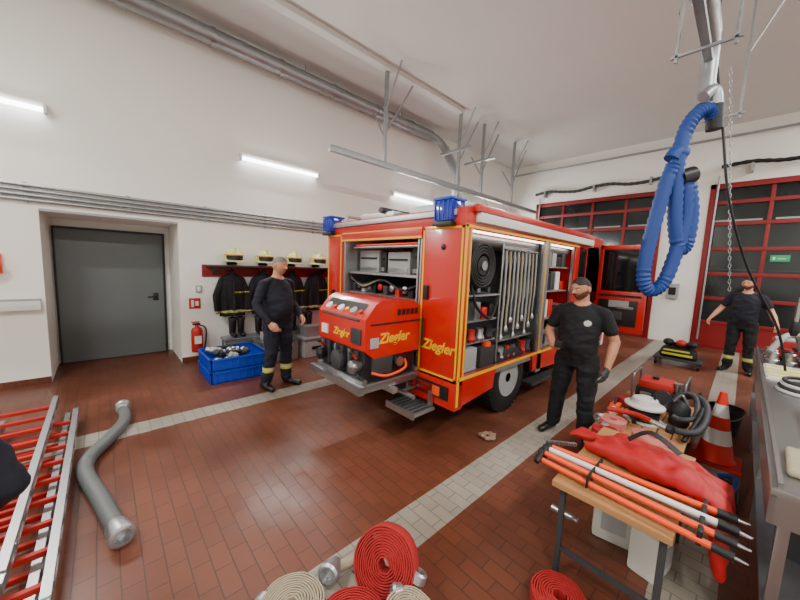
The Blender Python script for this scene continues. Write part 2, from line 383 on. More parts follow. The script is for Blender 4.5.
b.box((-3.9,3.0,.3),(-2.4,3.3,.55),black,.02).box((-2.5,4.5,.3),(-2.0,5.3,.6),dgrey,.03).cyl((-4,3.72,.44),(-2.1,3.72,.44),.06,black).sph((-3.1,3.72,.42),(.18,.18,.16),black)
b.cyl((-4,6.6,.44),(-2.1,6.6,.44),.05,black).box((-3.8,5.2,.35),(-2.4,7.1,.6),black,.02)
b.box((X1-.25,4.3,.2),(X1-.02,5.2,.24),dgrey)
b.done(fe)
def wheel(nm,xo,y,sgn):
    w_=B(nm);T_=Tr((xo,y,.44))@Rt('Y',90*sgn)
    w_.lathe([(.24,-.13),(.36,-.135),(.42,-.11),(.44,-.07),(.44,.07),(.42,.11),(.36,.135),(.24,.13),(.24,-.13)],black,T_,40)
    w_.lathe([(.0,.06),(.09,.06),(.1,.1),(.06,.12),(0,.12)],dgrey,T_,24)
    w_.lathe([(.245,.12),(.25,.13),(.235,.13),(.2,.03),(.12,.05),(.0,.05),(0,0),(.235,0),(.24,-.12)],lgrey,T_,32)
    for k in range(40):
        a=2*math.pi*k/40;w_.box((-.02,-.012,-.12),(.002,.012,.12),black,0,T_@Rt('Z',math.degrees(a))@Tr((.44,0,0)))
    for k in range(8):
        a=2*math.pi*k/8;w_.cyl((.15*math.cos(a),.15*math.sin(a),.04),(.15*math.cos(a),.15*math.sin(a),.075),.014,steel,seg=8,xf=T_)
    w_.done(fe)
wheel('wheel_rear_right',X1-.2,3.72,1);wheel('wheel_rear_left',X0+.2,3.72,-1);wheel('wheel_front_right',X1-.2,6.6,1);wheel('wheel_front_left',X0+.2,6.6,-1)
b=B('mudguard');b.tube([(X1-.2,3.72+.49*math.cos(math.pi*t/10),.44+.49*math.sin(math.pi*t/10)) for t in range(11)],.1,black,sm=1,prof=[(.01,-.14),(.01,.14),(-.005,.14),(-.005,-.14)]);b.done(fe)
b=B('cab')
side=[(YB1,.5),(6.05,.5),(6.1,.75),(6.3,.93),(6.6,.98),(6.9,.93),(7.1,.75),(7.15,.5),(YC,.5),(YC,1.25),(YC-.12,1.45),(YC-.42,2.3),(YC-.6,2.4),(YB1,2.4)]
b.prism(side,0,X0+.05,X0+.1,red)
b.prism([(YB1,.5),(6.02,.5),(6.02,2.4),(YB1,2.4)],0,X1-.07,X1-.02,red)
b.prism([(6.02,2.25),(YC-.45,2.25),(YC-.6,2.4),(6.02,2.4)],0,X1-.07,X1-.02,red)
b.prism([(6.62,.5+.46),(6.9,.93),(7.1,.75),(7.15,.5),(YC,.5),(YC,1.25),(YC-.12,1.45),(6.62,1.2)],0,X1-.07,X1-.02,red)
b.box((X0+.05,YB1,2.36),(X1-.02,YC-.6,2.42),red,.02)
b.prism([(YC-.45,2.25),(YC-.1,1.42),(YC-.14,1.42),(YC-.5,2.27)],0,X0+.1,X1-.1,glass)
b.box((X0+.05,YC-.1,.45),(X1-.02,YC,1.42),red,.03).box((X0+.05,6.0,.5),(X1-.1,YC-.1,.6),black)
b.box((X0+.06,YC-.02,.35),(X1-.02,YC+.12,.62),white,.03).box((X0+.5,YC,.75),(X1-.5,YC+.02,1.2),black)
b.box((X1-.025,YB1+.1,1.45),(X1-.012,5.95,2.2),glass,.004).box((X1-.022,YB1+.05,1.38),(X1-.016,5.98,1.42),yel)
for xx in (-3.7,-2.5):b.box((xx-.25,6.0,.9),(xx+.25,6.45,1.05),dgrey,.04).box((xx-.25,5.95,1.0),(xx+.25,6.1,1.75),dgrey,.05)
b.box((X0+.2,6.95,1.1),(X1-.2,7.2,1.4),blackp,.04)
b.done(fe)
b=B('open_cab_door')
y=6.62
b.box((X1-.0,y,.8),(-1.1,y+.06,1.5),red,.02).box((X1,y,1.45),(-1.78,y+.06,2.3),red,.01).box((-1.16,y,1.45),(-1.1,y+.06,2.28),red,.01).box((X1,y,2.22),(-1.1,y+.06,2.3),red,.01)
b.box((-1.8,y+.02,1.48),(-1.14,y+.04,2.24),glass).box((-1.78,y-.03,.9),(-1.2,y+.0,1.35),blackp,.02).box((-1.7,y-.06,1.0),(-1.4,y-.02,1.15),dgrey,.02)
b.box((-1.78,y-.01,1.4),(-1.16,y,1.44),black).box((-1.5,y-.04,1.2),(-1.25,y-.02,1.24),steel,.004)
b.box((-1.62,y-.035,1.22),(-1.32,y-.03,1.34),lgrey)
b.done(fe)
for nm,xx in (('beacon_left',-4.28),('beacon_right',-2.08)):
    b=B(nm);b.box((xx-.12,Y0-.08,2.2),(xx+.12,Y0+.16,2.245),blackp,.01).box((xx-.115,Y0-.075,2.245),(xx+.115,Y0+.155,2.46),bluel,.05).box((xx-.12,Y0-.08,2.45),(xx+.12,Y0+.16,2.475),blue,.01)
    for k in range(4):b.box((xx-.1+.055*k,Y0-.08,2.26),(xx-.09+.055*k,Y0-.072,2.44),blue)
    b.done(fe)
b=B('roof_load')
b.tube([(-4.1,2.7,2.48),(-4.1,4,2.48),(-4.1,5.4,2.48)],.02,galv,sm=1).tube([(-2.3,2.9,2.48),(-2.3,5.4,2.48)],.02,galv,sm=1)
for yy in (2.7,3.5,4.3,5.2):b.cyl((-4.1,yy,2.48),(-4.1,yy,2.38),.012,galv,seg=8).cyl((-2.3,yy+.1,2.48),(-2.3,yy+.1,2.38),.012,galv,seg=8)
b.box((-3.9,2.8,2.42),(-3.2,5.0,2.5),alu,.01).box((-3.1,3.0,2.38),(-2.5,4.6,2.56),galv,.02).cyl((-3.4,2.75,2.52),(-3.4,5.2,2.52),.04,dgrey)
b.done(fe)
b=B('rear_locker_equipment')
b.box((-3.94,2.62,1.66),(-2.46,3.7,1.69),alu)
for i,(xx,wx,hh,mm_) in enumerate(((-3.9,.44,.3,lgrey),(-3.42,.12,.3,black),(-3.27,.42,.28,lgrey),(-2.82,.32,.33,dgrey))):
    b.box((xx,2.8,1.69),(xx+wx,3.3,1.69+hh),mm_,.02).box((xx+.04,2.785,1.69+hh*.6),(xx+wx-.04,2.8,1.69+hh*.68),black).box((xx+.03,2.79,1.71),(xx+wx-.03,2.8,1.76),steel,.003)
for i in range(4):b.cyl((-3.85+.02*i,2.66+.02*i,2.02+.03*(i%2)),(-2.6,2.68+.02*i,2.03+.03*(i%2)),.015,[alu,orange,alu,dgrey][i],seg=10)
b.box((-3.94,2.62,1.38),(-2.46,3.7,1.41),alu)
for i in range(12):
    xx=-3.88+.118*i;T_=Tr((xx,2.72,1.5))@Rt('X',90)
    if i%2:b.lathe([(.025,-.2),(.036,-.02),(.045,0),(.045,.03),(.03,.04),(0,.04)],[alu,steel,redflat][i%3],T_,18)
    else:b.box((xx-.04,2.68,1.41),(xx+.04,3.0,1.41+random.uniform(.1,.2)),[dgrey,lgrey,blackp,dgrey,red,black][i//2],.015)
for k in range(3):b.tube([(-3.9,2.66,1.62-.02*k),(-3.6,2.65,1.48+.02*k),(-3.2,2.66,1.6),(-2.8,2.65,1.5),(-2.5,2.66,1.61)],.014,[black,hosebeige,black][k],seg=8)
b.cyl((-2.6,2.7,.72),(-2.6,2.7,1.36),.05,steel).box((-2.75,2.8,.7),(-2.5,3.2,1.2),dgrey,.03)
b.box((-3.9,2.8,.7),(-3.3,3.4,1.25),dgrey,.03).tube([(-3.9,2.7,1.3),(-3.6,2.68,1.15),(-3.2,2.7,1.32),(-2.8,2.68,1.2),(-2.5,2.7,1.32)],.025,black)
b.cyl((-3.85,2.7,.75),(-3.85,2.7,1.3),.04,redflat).box((-3.8,2.65,1.0),(-3.6,2.75,1.25),yel,.02)
b.box((-3.94,2.55,.68),(-3.9,2.6,2.1),alu).box((-2.48,2.55,.68),(-2.44,2.6,2.1),alu)
b.done(fe)
b=B('pump_slide')
for xx in (-3.15,-2.4):b.box((xx-.04,1.7,.56),(xx+.04,2.9,.64),steel,.006)
b.box((-3.25,1.68,.58),(-2.3,1.74,.66),steel,.006).box((-3.6,2.1,.5),(-2.3,2.16,.56),alu,.005).box((-3.2,1.75,.63),(-2.35,2.6,.65),alu)
b.cyl((-3.3,2.3,.45),(-2.2,2.3,.45),.025,steel).cyl((-3.1,2.5,.45),(-3.1,2.3,.45),.02,steel).cyl((-2.4,2.55,.45),(-2.4,2.3,.45),.02,steel)
b.box((-2.5,2.2,.3),(-2.08,2.5,.33),alu,.005)
for i in range(7):b.box((-2.49+.06*i,2.2,.33),(-2.47+.06*i,2.5,.345),dgrey)
b.box((-2.5,2.18,.28),(-2.08,2.2,.35),steel).box((-2.47,2.45,.33),(-2.44,2.5,.5),steel).box((-2.14,2.45,.33),(-2.11,2.5,.5),steel)
b.done(fe)
b=B('side_locker_equipment')
xi=-2.4
b.box((xi,Y0+.1,.68),(xi+.02,4.4,2.2),black)
T_=Tr((-1.99,2.94,1.83))@Rt('Y',90)
b.lathe([(.0,-.1),(.24,-.1),(.24,-.09),(.08,-.09),(.08,.09),(.1,.1),(0,.1)],blackp,T_,30)
b.lathe([(0,.1),(.05,.1),(.05,.12),(0,.12)],steel,T_,18)
for k in range(7):
    for j in range(4):
        R_=.225-.03*j
        b.tube([(R_*math.cos(2*math.pi*q/24),R_*math.sin(2*math.pi*q/24),-.08+.029*k) for q in range(24)],.016,black,seg=8,sm=1,closed=True,xf=T_)
b.box((xi,2.65,1.5),(X1-.08,3.36,1.52),alu).box((xi,2.65,1.22),(X1-.1,3.36,1.24),alu).box((xi,2.65,.98),(X1-.1,3.36,.995),alu)
cs=[red,dgrey,lgrey,blackp,white,black,alu]
for k in range(5):b.box((xi+.1,2.68+.14*k,1.24),(X1-.13,2.79+.14*k,1.24+random.uniform(.1,.22)),[blackp,dgrey,alu,red,blackp][k],.015)
for k in range(4):T_=Tr((-1.98,2.75+.17*k,1.0));b.lathe([(0,0),(.05,0),(.06,.03),(.04,.08),(.045,.13),(0,.13)],[steel,redflat,alu,black][k],T_,18)
for k in range(3):b.cyl((-2.2,2.75+.2*k,1.57),(-1.93,2.75+.2*k,1.57),.03,[alu,steel,dgrey][k])
b.box((xi+.05,2.7,.69),(X1-.08,2.98,.94),lgrey,.02).box((xi+.05,3.05,.69),(X1-.08,3.35,.92),dgrey,.02).cyl((-1.95,3.2,.92),(-1.95,3.2,.97),.05,orange)
b.cyl((-1.93,3.39,.7),(-1.93,3.39,2.1),.013,steel)
b.tube([(-1.95,2.8,1.7),(-1.92,2.9,1.4),(-1.92,3.2,1.25),(-1.92,3.34,1.5)],.018,black,seg=8)
for k in range(9):
    yy=3.47+.098*k;zt=2.02;mcol=[lgrey,hosebeige,galv,lgrey,hosebeige,lgrey][k%6];zz=1.02+.1*(k%3)
    b.tube([(-1.93,yy,zt),(-1.925,yy+.005,zt-.3),(-1.92,yy,zt-.55),(-1.925,yy-.006,zz+.2),(-1.93,yy,zz)],.013,mcol,seg=8,sm=4)
    b.tube([(-1.93,yy,zt),(-1.975,yy+.02,zt-.12),(-2.0,yy+.025,zt-.5),(-1.98,yy+.02,zz+.25)],.012,mcol,seg=8,sm=4)
    b.cyl((-2.0,yy,zt+.01),(-1.91,yy,zt+.01),.017,steel,seg=12).lathe([(.014,.07),(.024,.05),(.03,.03),(.026,.0),(0,0)],alu,Tr((-1.93,yy,zz-.07)),14)
b.box((xi,3.42,2.045),(X1-.1,4.32,2.06),alu)
b.box((xi,3.42,.93),(X1-.1,4.32,.95),alu)
for k in range(6):b.lathe([(0,0),(.05,0),(.06,.04),(.045,.07),(.05,.16),(0,.17)],[alu,redflat,steel,black,redflat,dgrey][k],Tr((-1.96,3.52+.14*k,.7)),18)
for zi,z in enumerate((.69,1.1,1.5,1.85)):
    b.box((xi,4.47,z),(X1-.08,5.4,z+.02),alu)
    for k in range(5):b.box((xi+.1,4.5+.18*k,z+.02),(X1-.12,4.65+.18*k,z+.02+random.uniform(.12,.3)),cs[(k*3+zi)%7],.02)
b.done(fe)
# ---------------------------------------------------------------- portable pump
b=B('portable_fire_pump')
x0,x1,y0,y1=-3.2,-2.34,1.76,2.48
b.prism([(y0,.98),(y0-.0,1.28),(y0+.12,1.42),(y0+.2,1.46),(y1-.1,1.44),(y1,1.38),(y1,.9),(y0+.1,.9)],0,x0,x1,red)
b.box((x0+.03,y0+.02,.66),(x1-.03,y1-.03,.98),blackp,.03)
b.box((x0-.008,y0+.06,1.22),(x1+.008,y1+.008,1.235),black)
b.prism([(y0-.012,1.26),(y0+.112,1.415),(y0+.118,1.41),(y0-.0,1.25)],0,x0+.08,x1-.1,blackp)
for i in range(6):
    b.cyl((x0+.15+.115*i,y0+.055,1.325),(x0+.15+.115*i,y0+.035,1.35),.042 if i%2==0 else .022,[white,redflat,white,yel,lgrey,redflat][i],seg=18)
b.box((x0+.08,y0-.015,1.04),(x0+.2,y0,1.14),white,.004).box((x1-.22,y0-.015,1.03),(x1-.06,y0,1.18),dgrey,.01)
b.text('Ziegler',.1,yel,Tr((x0+.46,y0-.006,1.1))@Rt('X',90))
b.text('Ziegler',.14,yel,Tr((x1+.004,2.12,1.08))@Rt('Z',90)@Rt('X',90))
for i in range(5):b.box((x1-.001,y0+.4+.06*i,1.3),(x1+.008,y0+.44+.06*i,1.36),black)
b.box((x1-.001,y0+.06,1.0),(x1+.01,y0+.16,1.1),lgrey,.004)
T_=Tr((x0+.45,y0-.0,.82))@Rt('X',90)
b.lathe([(.07,-.1),(.08,0),(.1,.02),(.1,.06),(.08,.07),(.03,.08),(0,.08)],dgrey,T_,24)
for xx in (x0+.15,x0+.75):
    T_=Tr((xx,y0-.02,.82))@Rt('X',90);b.lathe([(.05,-.1),(.05,0),(.065,.02),(.065,.06),(.03,.08),(0,.08)],blackp if xx<-2.9 else steel,T_,20)
    b.cyl((xx,y0-.02,.9),(xx,y0-.08,.96),.012,red).sph((xx,y0-.08,.96),.02,black)
b.box((x0+.0,y0-.02,.64),(x1,y0+.04,.7),steel,.01).box((x0,y1-.04,.64),(x1,y1+.02,.7),steel,.01)
for k in range(6):b.box((x0+.06+.13*k,y0-.005,.72),(x0+.1+.13*k,y0+.03,.96),dgrey if k%2 else steel,.005)
b.tube([(x1-.02,2.3,.82),(x1+.04,2.25,.75),(x1+.05,2.0,.72),(x1+.0,1.85,.76)],.014,orange)
b.box((x1-.04,y0+.1,.72),(x1-.0,y0+.35,.92),dgrey,.01).cyl((x1-.02,2.2,.82),(x1+.02,2.2,.82),.05,steel)
b.done()
# ---------------------------------------------------------------- wall gear
def jacket(y,s=1.0,m=blackc):
    p=B('j');W=.2*s
    p.loft([(.78,W*1.05,.09,0,0),(.95,W,.095,0,0),(1.2,W*.95,.1,0,0),(1.38,W*1.0,.1,0,0),(1.48,W*.8,.08,0,0),(1.53,W*.35,.06,0,0)],m)
    for sg in (-1,1):
        p.hull([((sg*W*.8,0,1.42),.06),((sg*(W+.06),-.01,1.15),.06)],m);p.hull([((sg*(W+.06),-.01,1.15),.06),((sg*(W+.05),-.04,.88),.055)],m)
    p.hull([((0,.03,1.5),.06),((0,-.02,1.56),.055)],m)
    me=p.remesh(.012,5)
    for v in me.vertices:v.co.y+=.02*math.sin(v.co.x*38+v.co.z*4)*(1.55-v.co.z)
    def f(c):
        z=c[:,2];o=np.zeros(len(c))
        o[(z>.85)&(z<.868)]=1;o[(z>.868)&(z<.888)]=2
        o[(z>1.2)&(z<1.215)&(c[:,0]>0)]=1
        o[(np.abs(c[:,0])<.01)&(c[:,1]<0)&(z<1.4)]=3
        return o
    paint(me,f)
    j=B('fire_jacket');j.mesh(me,[m,limey,refl,dgrey],Tr((XL+.17,y,0))@Rt('Z',90));j.cyl((XL+.02,y,1.6),(XL+.14,y,1.58),.01,steel,seg=8);j.done()
def helmet(x,y,z,m=helm,name='fire_helmet',rz=90):
    T_=Tr((x,y,z))@Rt('Z',rz)@Matrix.Scale(1.12,4)
    h=B(name)
    h.lathe([(.135,0),(.14,.02),(.135,.07),(.115,.13),(.075,.168),(.03,.182),(0,.184)],m,T_@Matrix.Diagonal((.95,1.15,1,1)),30)
    h.lathe([(.136,-.01),(.165,-.02),(.168,-.012),(.138,.012)],m,T_@Matrix.Diagonal((.95,1.15,1,1)),30)
    h.box((-.012,-.13,.08),(.012,.13,.2),m,.01,T_)
    h.tube([(.13*math.sin(a)*.97,-.17*math.cos(a),.03) for a in np.linspace(-1.2,1.2,9)],.01,blackp,sm=1,prof=[(.045,-.004),(.045,.004),(-.05,.004),(-.05,-.004)],xf=T_)
    h.tube([(.145*math.sin(a)*.95,-.16*math.cos(a),.09) for a in np.linspace(0,2*math.pi,24,endpoint=False)],.009,yel,sm=1,closed=True,xf=T_)
    h.hull([((0,.13,-.03),.03),((.06,.1,-.05),.02),((-.06,.1,-.05),.02)],black,T_)
    h.done()
for y in (1.68,2.22,2.78,3.32,3.9):
    jacket(y,1 if y!=2.78 else .9,blackc if y!=2.22 else navy);helmet(XL+.21,y+.02,1.765)
sh=B('helmet_shelf');sh.box((XL,1.3,1.655),(XL+.38,4.4,1.675),dgrey,.004)
for y in (1.4,2.5,3.5,4.3):sh.prism([(XL,1.655),(XL+.3,1.655),(XL,1.5)],1,y,y+.02,dgrey)
sh.done()
be=B('boot_rack')
be.box((XL+.05,1.5,.36),(XL+.34,4.4,.4),galv,.005)
for y in (1.52,2.4,3.4,4.36):
    for xx in (XL+.07,XL+.3):be.box((xx,y,0),(xx+.03,y+.03,.36),galv)
be.box((XL+.05,1.5,.12),(XL+.34,4.4,.14),galv)
be.done()
def bootp(x,y,z,name='fire_boots'):
    p=B(name)
    for dy in (-.07,.07):
        p.hull([((x,y+dy,z+.06),.055),((x,y+dy,z+.3),.065)],boot);p.hull([((x,y+dy,z+.05),.05),((x+.15,y+dy,z+.045),.043)],boot)
        p.cyl((x,y+dy,z+.3),(x,y+dy,z+.34),.068,dgrey,seg=16)
    p.done()
for y in (1.75,2.2,2.75,3.1,3.7):bootp(XL+.15,y,.4)
bx=B('metal_equipment_case');bx.box((-5.98,1.95,0),(-5.5,2.6,.36),alu,.01)
for k in range(6):bx.box((-5.505,2.0+.1*k,.03),(-5.49,2.04+.1*k,.33),galv)
bx.box((-6.0,1.93,.34),(-5.48,2.62,.38),steel,.008).box((-5.5,2.2,.2),(-5.46,2.35,.24),black).box((-5.9,2.05,.38),(-5.6,2.5,.5),lgrey,.01).done()
bx=B('metal_equipment_case');bx.box((-5.9,2.7,0),(-5.45,3.25,.32),lgrey,.01).box((-5.92,2.68,.32),(-5.43,3.27,.36),alu,.008).box((-5.45,2.85,.15),(-5.42,3.05,.2),black).box((-5.85,2.8,.36),(-5.6,3.1,.56),alu,.01).done()
cx0,cx1,cy0,cy1=-5.75,-4.98,1.06,1.84
for zb,nm in ((0,'blue_crate'),(.185,'blue_crate')):
    cr=B(nm);H_=.18
    cr.box((cx0,cy0,zb),(cx1,cy1,zb+.015),blue)
    for a,c in (((cx0,cy0),(cx0+.02,cy1)),((cx1-.02,cy0),(cx1,cy1)),((cx0,cy0),(cx1,cy0+.02)),((cx0,cy1-.02),(cx1,cy1))):cr.box((a[0],a[1],zb),(c[0],c[1],zb+H_),blue,.004)
    for a,c in (((cx0-.02,cy0-.02),(cx0+.02,cy1+.02)),((cx1-.02,cy0-.02),(cx1+.02,cy1+.02)),((cx0-.02,cy0-.02),(cx1+.02,cy0+.02)),((cx0-.02,cy1-.02),(cx1+.02,cy1+.02))):
        cr.box((a[0],a[1],zb+H_-.03),(c[0],c[1],zb+H_),blue,.006)
    for k in range(7):
        q=cy0+.06+.1*k;cr.box((cx1,q,zb+.01),(cx1+.012,q+.015,zb+H_-.02),blue);q=cx0+.06+.1*k;cr.box((q,cy0-.012,zb+.01),(q+.015,cy0,zb+H_-.02),blue)
    cr.done()
ct=B('crate_fittings')
for k in range(14):
    px,py=random.uniform(cx0+.15,cx1-.15),random.uniform(cy0+.15,cy1-.15);pz=.26+.02*(k%6)
    ct.lathe([(.045,0),(.06,.01),(.06,.05),(.05,.06),(.045,.11),(.03,.12),(0,.12)],[alu,steel,lgrey,dgrey][k%4],Tr((px,py,pz))@Rt('X',random.uniform(30,100))@Rt('Y',random.uniform(-40,40)),18)
ct.tube([(cx0+.15,cy0+.2,.36),(cx0+.3,cy0+.4,.42),(cx0+.5,cy0+.3,.38),(cx0+.5,cy0+.6,.36)],.03,black)
ct.done()
fx=B('fire_extinguisher');ex,ey=XL+.13,1.13
fx.lathe([(0,.2),(.075,.2),(.085,.22),(.085,.55),(.07,.6),(.03,.63),(.025,.66),(0,.66)],redflat,Tr((ex,ey,0)),24)
fx.box((ex-.02,ey-.06,.66),(ex+.02,ey+.05,.69),black,.005).box((ex-.015,ey-.08,.7),(ex+.015,ey+.04,.72),red,.004).cyl((ex,ey,.64),(ex,ey,.7),.02,steel)
fx.tube([(ex+.02,ey+.03,.66),(ex+.05,ey+.12,.6),(ex+.05,ey+.12,.4),(ex+.05,ey+.1,.28)],.012,black).cyl((ex+.05,ey+.1,.28),(ex+.05,ey+.1,.2),.018,black,r2=.028)
fx.box((ex+.078,ey-.05,.35),(ex+.088,ey+.05,.48),white).box((XL,ey-.04,.3),(ex-.07,ey+.04,.5),steel);fx.done()
sg=B('extinguisher_sign');sg.box((XL,1.05,.92),(XL+.006,1.22,1.1),redflat).box((XL+.006,1.08,.95),(XL+.008,1.12,1.07),white).box((XL+.006,1.14,.97),(XL+.008,1.19,1.05),white);sg.done()
sw=B('light_switch');sw.box((XL,1.15,1.2),(XL+.03,1.24,1.32),lgrey,.005).box((XL+.03,1.17,1.22),(XL+.036,1.22,1.3),white,.003);sw.done()
hy=B('red_alarm_horn');hy.lathe([(.09,0),(.08,.03),(.035,.08),(.03,.14),(0,.14)],orange,Tr((XL+.16,-1.0,1.62))@Rt('Y',-90),20).box((XL,-1.08,1.5),(XL+.05,-.92,1.75),orange,.01);hy.done()
# ---------------------------------------------------------------- ladders
def ladder(name,xa,xb,ya,yb,z,roll=0,off=0):
    l=B(name);l.X=Tr(((xa+xb)/2,(ya+yb)/2,z))@Rt('X',roll);hx=(xb-xa)/2;hy_=(yb-ya)/2
    for sy in (-hy_,hy_):
        l.box((-hx,sy-.015,0),(hx,sy+.015,.075),alu,.005).box((-hx,sy-.02,.065),(hx,sy+.02,.08),alu).box((-hx,sy-.02,0),(hx,sy+.02,.012),alu)
        l.box((-hx-.08,sy-.02,.01),(-hx+.12,sy+.02,.07),steel,.004).box((hx-.12,sy-.02,.01),(hx+.08,sy+.02,.07),steel,.004)
    n=int((xb-xa)/.27)
    for i in range(n):
        xx=-hx+.15+i*.27+off;l.box((xx-.016,-hy_,.02),(xx+.016,hy_,.054),redflat,.008)
        for sy in (-hy_,hy_):l.box((xx-.03,sy-.024,.015),(xx+.03,sy+.024,.06),steel,.004)
    l.done()
ladder('aluminium_ladder',-4.8,-2.15,-.84,-.34,.0);ladder('aluminium_ladder',-4.65,-2.1,-.77,-.27,.085,off=.1);ladder('aluminium_ladder',-4.9,-2.3,-.9,-.43,.17,off=.05)
s=B('suction_hose')
s.tube([(-4.62,.1,.058),(-4.3,.1,.058),(-3.95,-.02,.058),(-3.66,-.15,.058),(-3.4,-.17,.058),(-2.95,-.08,.058),(-2.52,0,.062)],.052,suct,seg=18,sm=18,ribs=.05)
for pt,dr in (((-4.64,.1,.072),(-1,.05,0)),((-2.5,.005,.076),(1,.22,0))):
    q=V(dr).to_track_quat('Z','Y').to_matrix().to_4x4();s.lathe([(.05,-.08),(.062,-.04),(.06,.02),(.07,.03),(.07,.07),(.055,.08),(.045,.08),(.04,.02),(0,.02)],alu,Tr(pt)@q,26)
s.done()
# ---------------------------------------------------------------- hose rolls
def hroll(name,c,R,wd,m,xf,coup=True,inner=.03):
    h=B(name);h.X=Tr(c)@xf;pit=.0125;turns=(R-inner)/pit;n=int(turns*30);pts=[]
    for i in range(n+1):
        a=2*math.pi*i/30;r=inner+pit*i/30+.0015*math.sin(i*1.3);pts.append((r*math.cos(a),r*math.sin(a),.002*math.sin(i*.21)))
    h.tube(pts,1,m,sm=1,prof=[(wd/2,-.003),(wd/2,.003),(wd/2*.9,.0065),(-wd/2*.9,.0065),(-wd/2,.003),(-wd/2,-.003)])
    if coup:
        a=2*math.pi*n/30;e=V(pts[-1]);t=V((-math.sin(a),math.cos(a),0));q=t.to_track_quat('Z','Y').to_matrix().to_4x4()
        h.lathe([(.02,-.06),(.03,-.03),(.03,.0),(.043,.01),(.045,.05),(.035,.06),(.028,.06),(.025,.02),(0,.02)],alu,Tr(e)@q,20)
    h.done()
I=Matrix.Identity(4)
hroll('fire_hose_roll',(-1.17,1.07,.185),.18,.09,hosered,Rt('Z',25)@Rt('X',62))
hroll('fire_hose_roll',(-1.1,.8,.053),.17,.1,hosered,Rt('Z',120))
hroll('fire_hose_roll',(-.7,1.08,.053),.18,.1,hosered,Rt('Z',200))
hroll('fire_hose_roll',(-.9,.98,.15),.13,.08,hosebeige,Rt('Z',150)@Rt('X',10))
hroll('fire_hose_roll',(-1.37,.62,.053),.16,.1,hosebeige,Rt('Z',60))
n_=B('hose_coupling')
n_.lathe([(.035,-.06),(.045,-.03),(.045,.0),(.06,.01),(.062,.05),(.05,.06),(.04,.06),(.035,.02),(0,.02)],alu,Tr((-1.42,.88,.07))@Rt('X',75)@Rt('Y',30),24)
n_.tube([(-1.42,.91,.06),(-1.4,1.02,.05),(-1.36,1.1,.05)],.03,hosebeige,sm=6);n_.done()
hroll('fire_hose_roll',(-.5,1.72,.043),.14,.08,hosered,Rt('Z',45))
s=B('blue_work_glove');s.hull([((-.55,1.2,.035),.03),((-.47,1.22,.03),.028)],blue)
for k in range(4):s.hull([((-.48,1.19+.02*k,.03),.013),((-.41,1.18+.027*k,.015),.01)],blue)
s.done()
# ---------------------------------------------------------------- front table + tripod + bag + canisters
t=B('wooden_work_table');tx0,tx1,ty0,ty1,tz=-.64,-.1,1.86,2.85,.6
t.box((tx0,ty0,tz-.035),(tx1,ty1,tz),wood,.004)
for xx,yy in ((tx0+.03,ty0+.05),(tx1-.05,ty0+.05),(tx0+.03,ty1-.08),(tx1-.05,ty1-.08)):t.box((xx,yy,0),(xx+.03,yy+.03,tz-.035),dgrey,.003)
t.box((tx0+.03,ty0+.06,tz-.07),(tx1-.03,ty0+.08,tz-.035),dgrey).box((tx0+.03,ty0+.06,.15),(tx1-.03,ty0+.08,.18),dgrey).cyl((tx0-.05,2.05,.3),(tx0+.1,2.05,.3),.02,steel).done()
t=B('rescue_tripod')
t.X=Tr((-.33,2.03,.643))
for dy,dz,m,a in ((-.12,.0,orange,-4),(-.075,.03,orange,-3),(-.03,.0,alu,-1.5),(.0,.035,white,0),(.04,.0,alu,1.5),(.08,.03,orange,4),(.12,0,orange,5)):
    xf=Rt('Z',a)
    t.cyl((-.42,dy,dz),(.42,dy,dz),.0155,m,seg=14,xf=xf);t.cyl((-.44,dy,dz),(-.4,dy,dz),.019,black,seg=12,xf=xf).cyl((.36,dy,dz),(.43,dy,dz),.02,black,seg=12,xf=xf);t.cyl((.43,dy,dz),(.47,dy,dz),.008,steel,r2=.003,seg=10,xf=xf)
t.tube([(-.42,-.14,0),(-.42,-.05,.03),(-.42,.05,.03),(-.42,.15,0)],.016,black,sm=4).box((.3,-.15,-.025),(.32,.16,.045),black,.006).box((-.15,-.135,-.02),(-.14,.135,.05),black,.003)
for k in range(12):t.tube([(-.47+.012*math.cos(q)+.012*k,.15+.01*k,.0+.012*math.sin(q)) for q in np.linspace(0,6.28,8,endpoint=False)],.0035,steel,seg=6,sm=1,closed=True)
t.done()
p=B('b')
p.hull([((-.6,2.35,.63),.03),((-.48,2.66,.63),.035),((-.12,2.25,.68),.06),((-.08,2.55,.65),.05),((-.35,2.32,.69),.05)],clothred)
p.hull([((-.12,2.25,.7),.06),((.02,2.25,.64),.055),((.03,2.5,.6),.06),((-.05,2.5,.64),.06)],clothred)
p.hull([((.03,2.22,.62),.045),((.05,2.45,.6),.04),((.06,2.22,.3),.03),((.07,2.38,.38),.03)],clothred)
p.hull([((-.76,2.52,.6),.02),((-.72,2.62,.6),.02),((-.5,2.5,.63),.04)],clothred)
me=p.remesh(.011,6)
for v in me.vertices:
    c=v.co;n=NZ.noise(V((c.x*7,c.y*11,c.z*6)));n2=1-abs(NZ.noise(V((c.x*12+c.y*6,c.y*5,c.z*5))))*2
    v.co=c+V((0,0,1))*(.02*n+.016*n2)+V((1,0,0))*.014*NZ.noise(V((c.y*14,c.z*12,3)))
p=B('red_equipment_bag');p.mesh(me,[clothred]);p.tube([(-.4,2.4,.76),(-.3,2.45,.83),(-.15,2.4,.78)],.012,black,prof=[(.003,-.018),(.003,.018),(-.003,.018),(-.003,-.018)]);p.done(sharp=80)
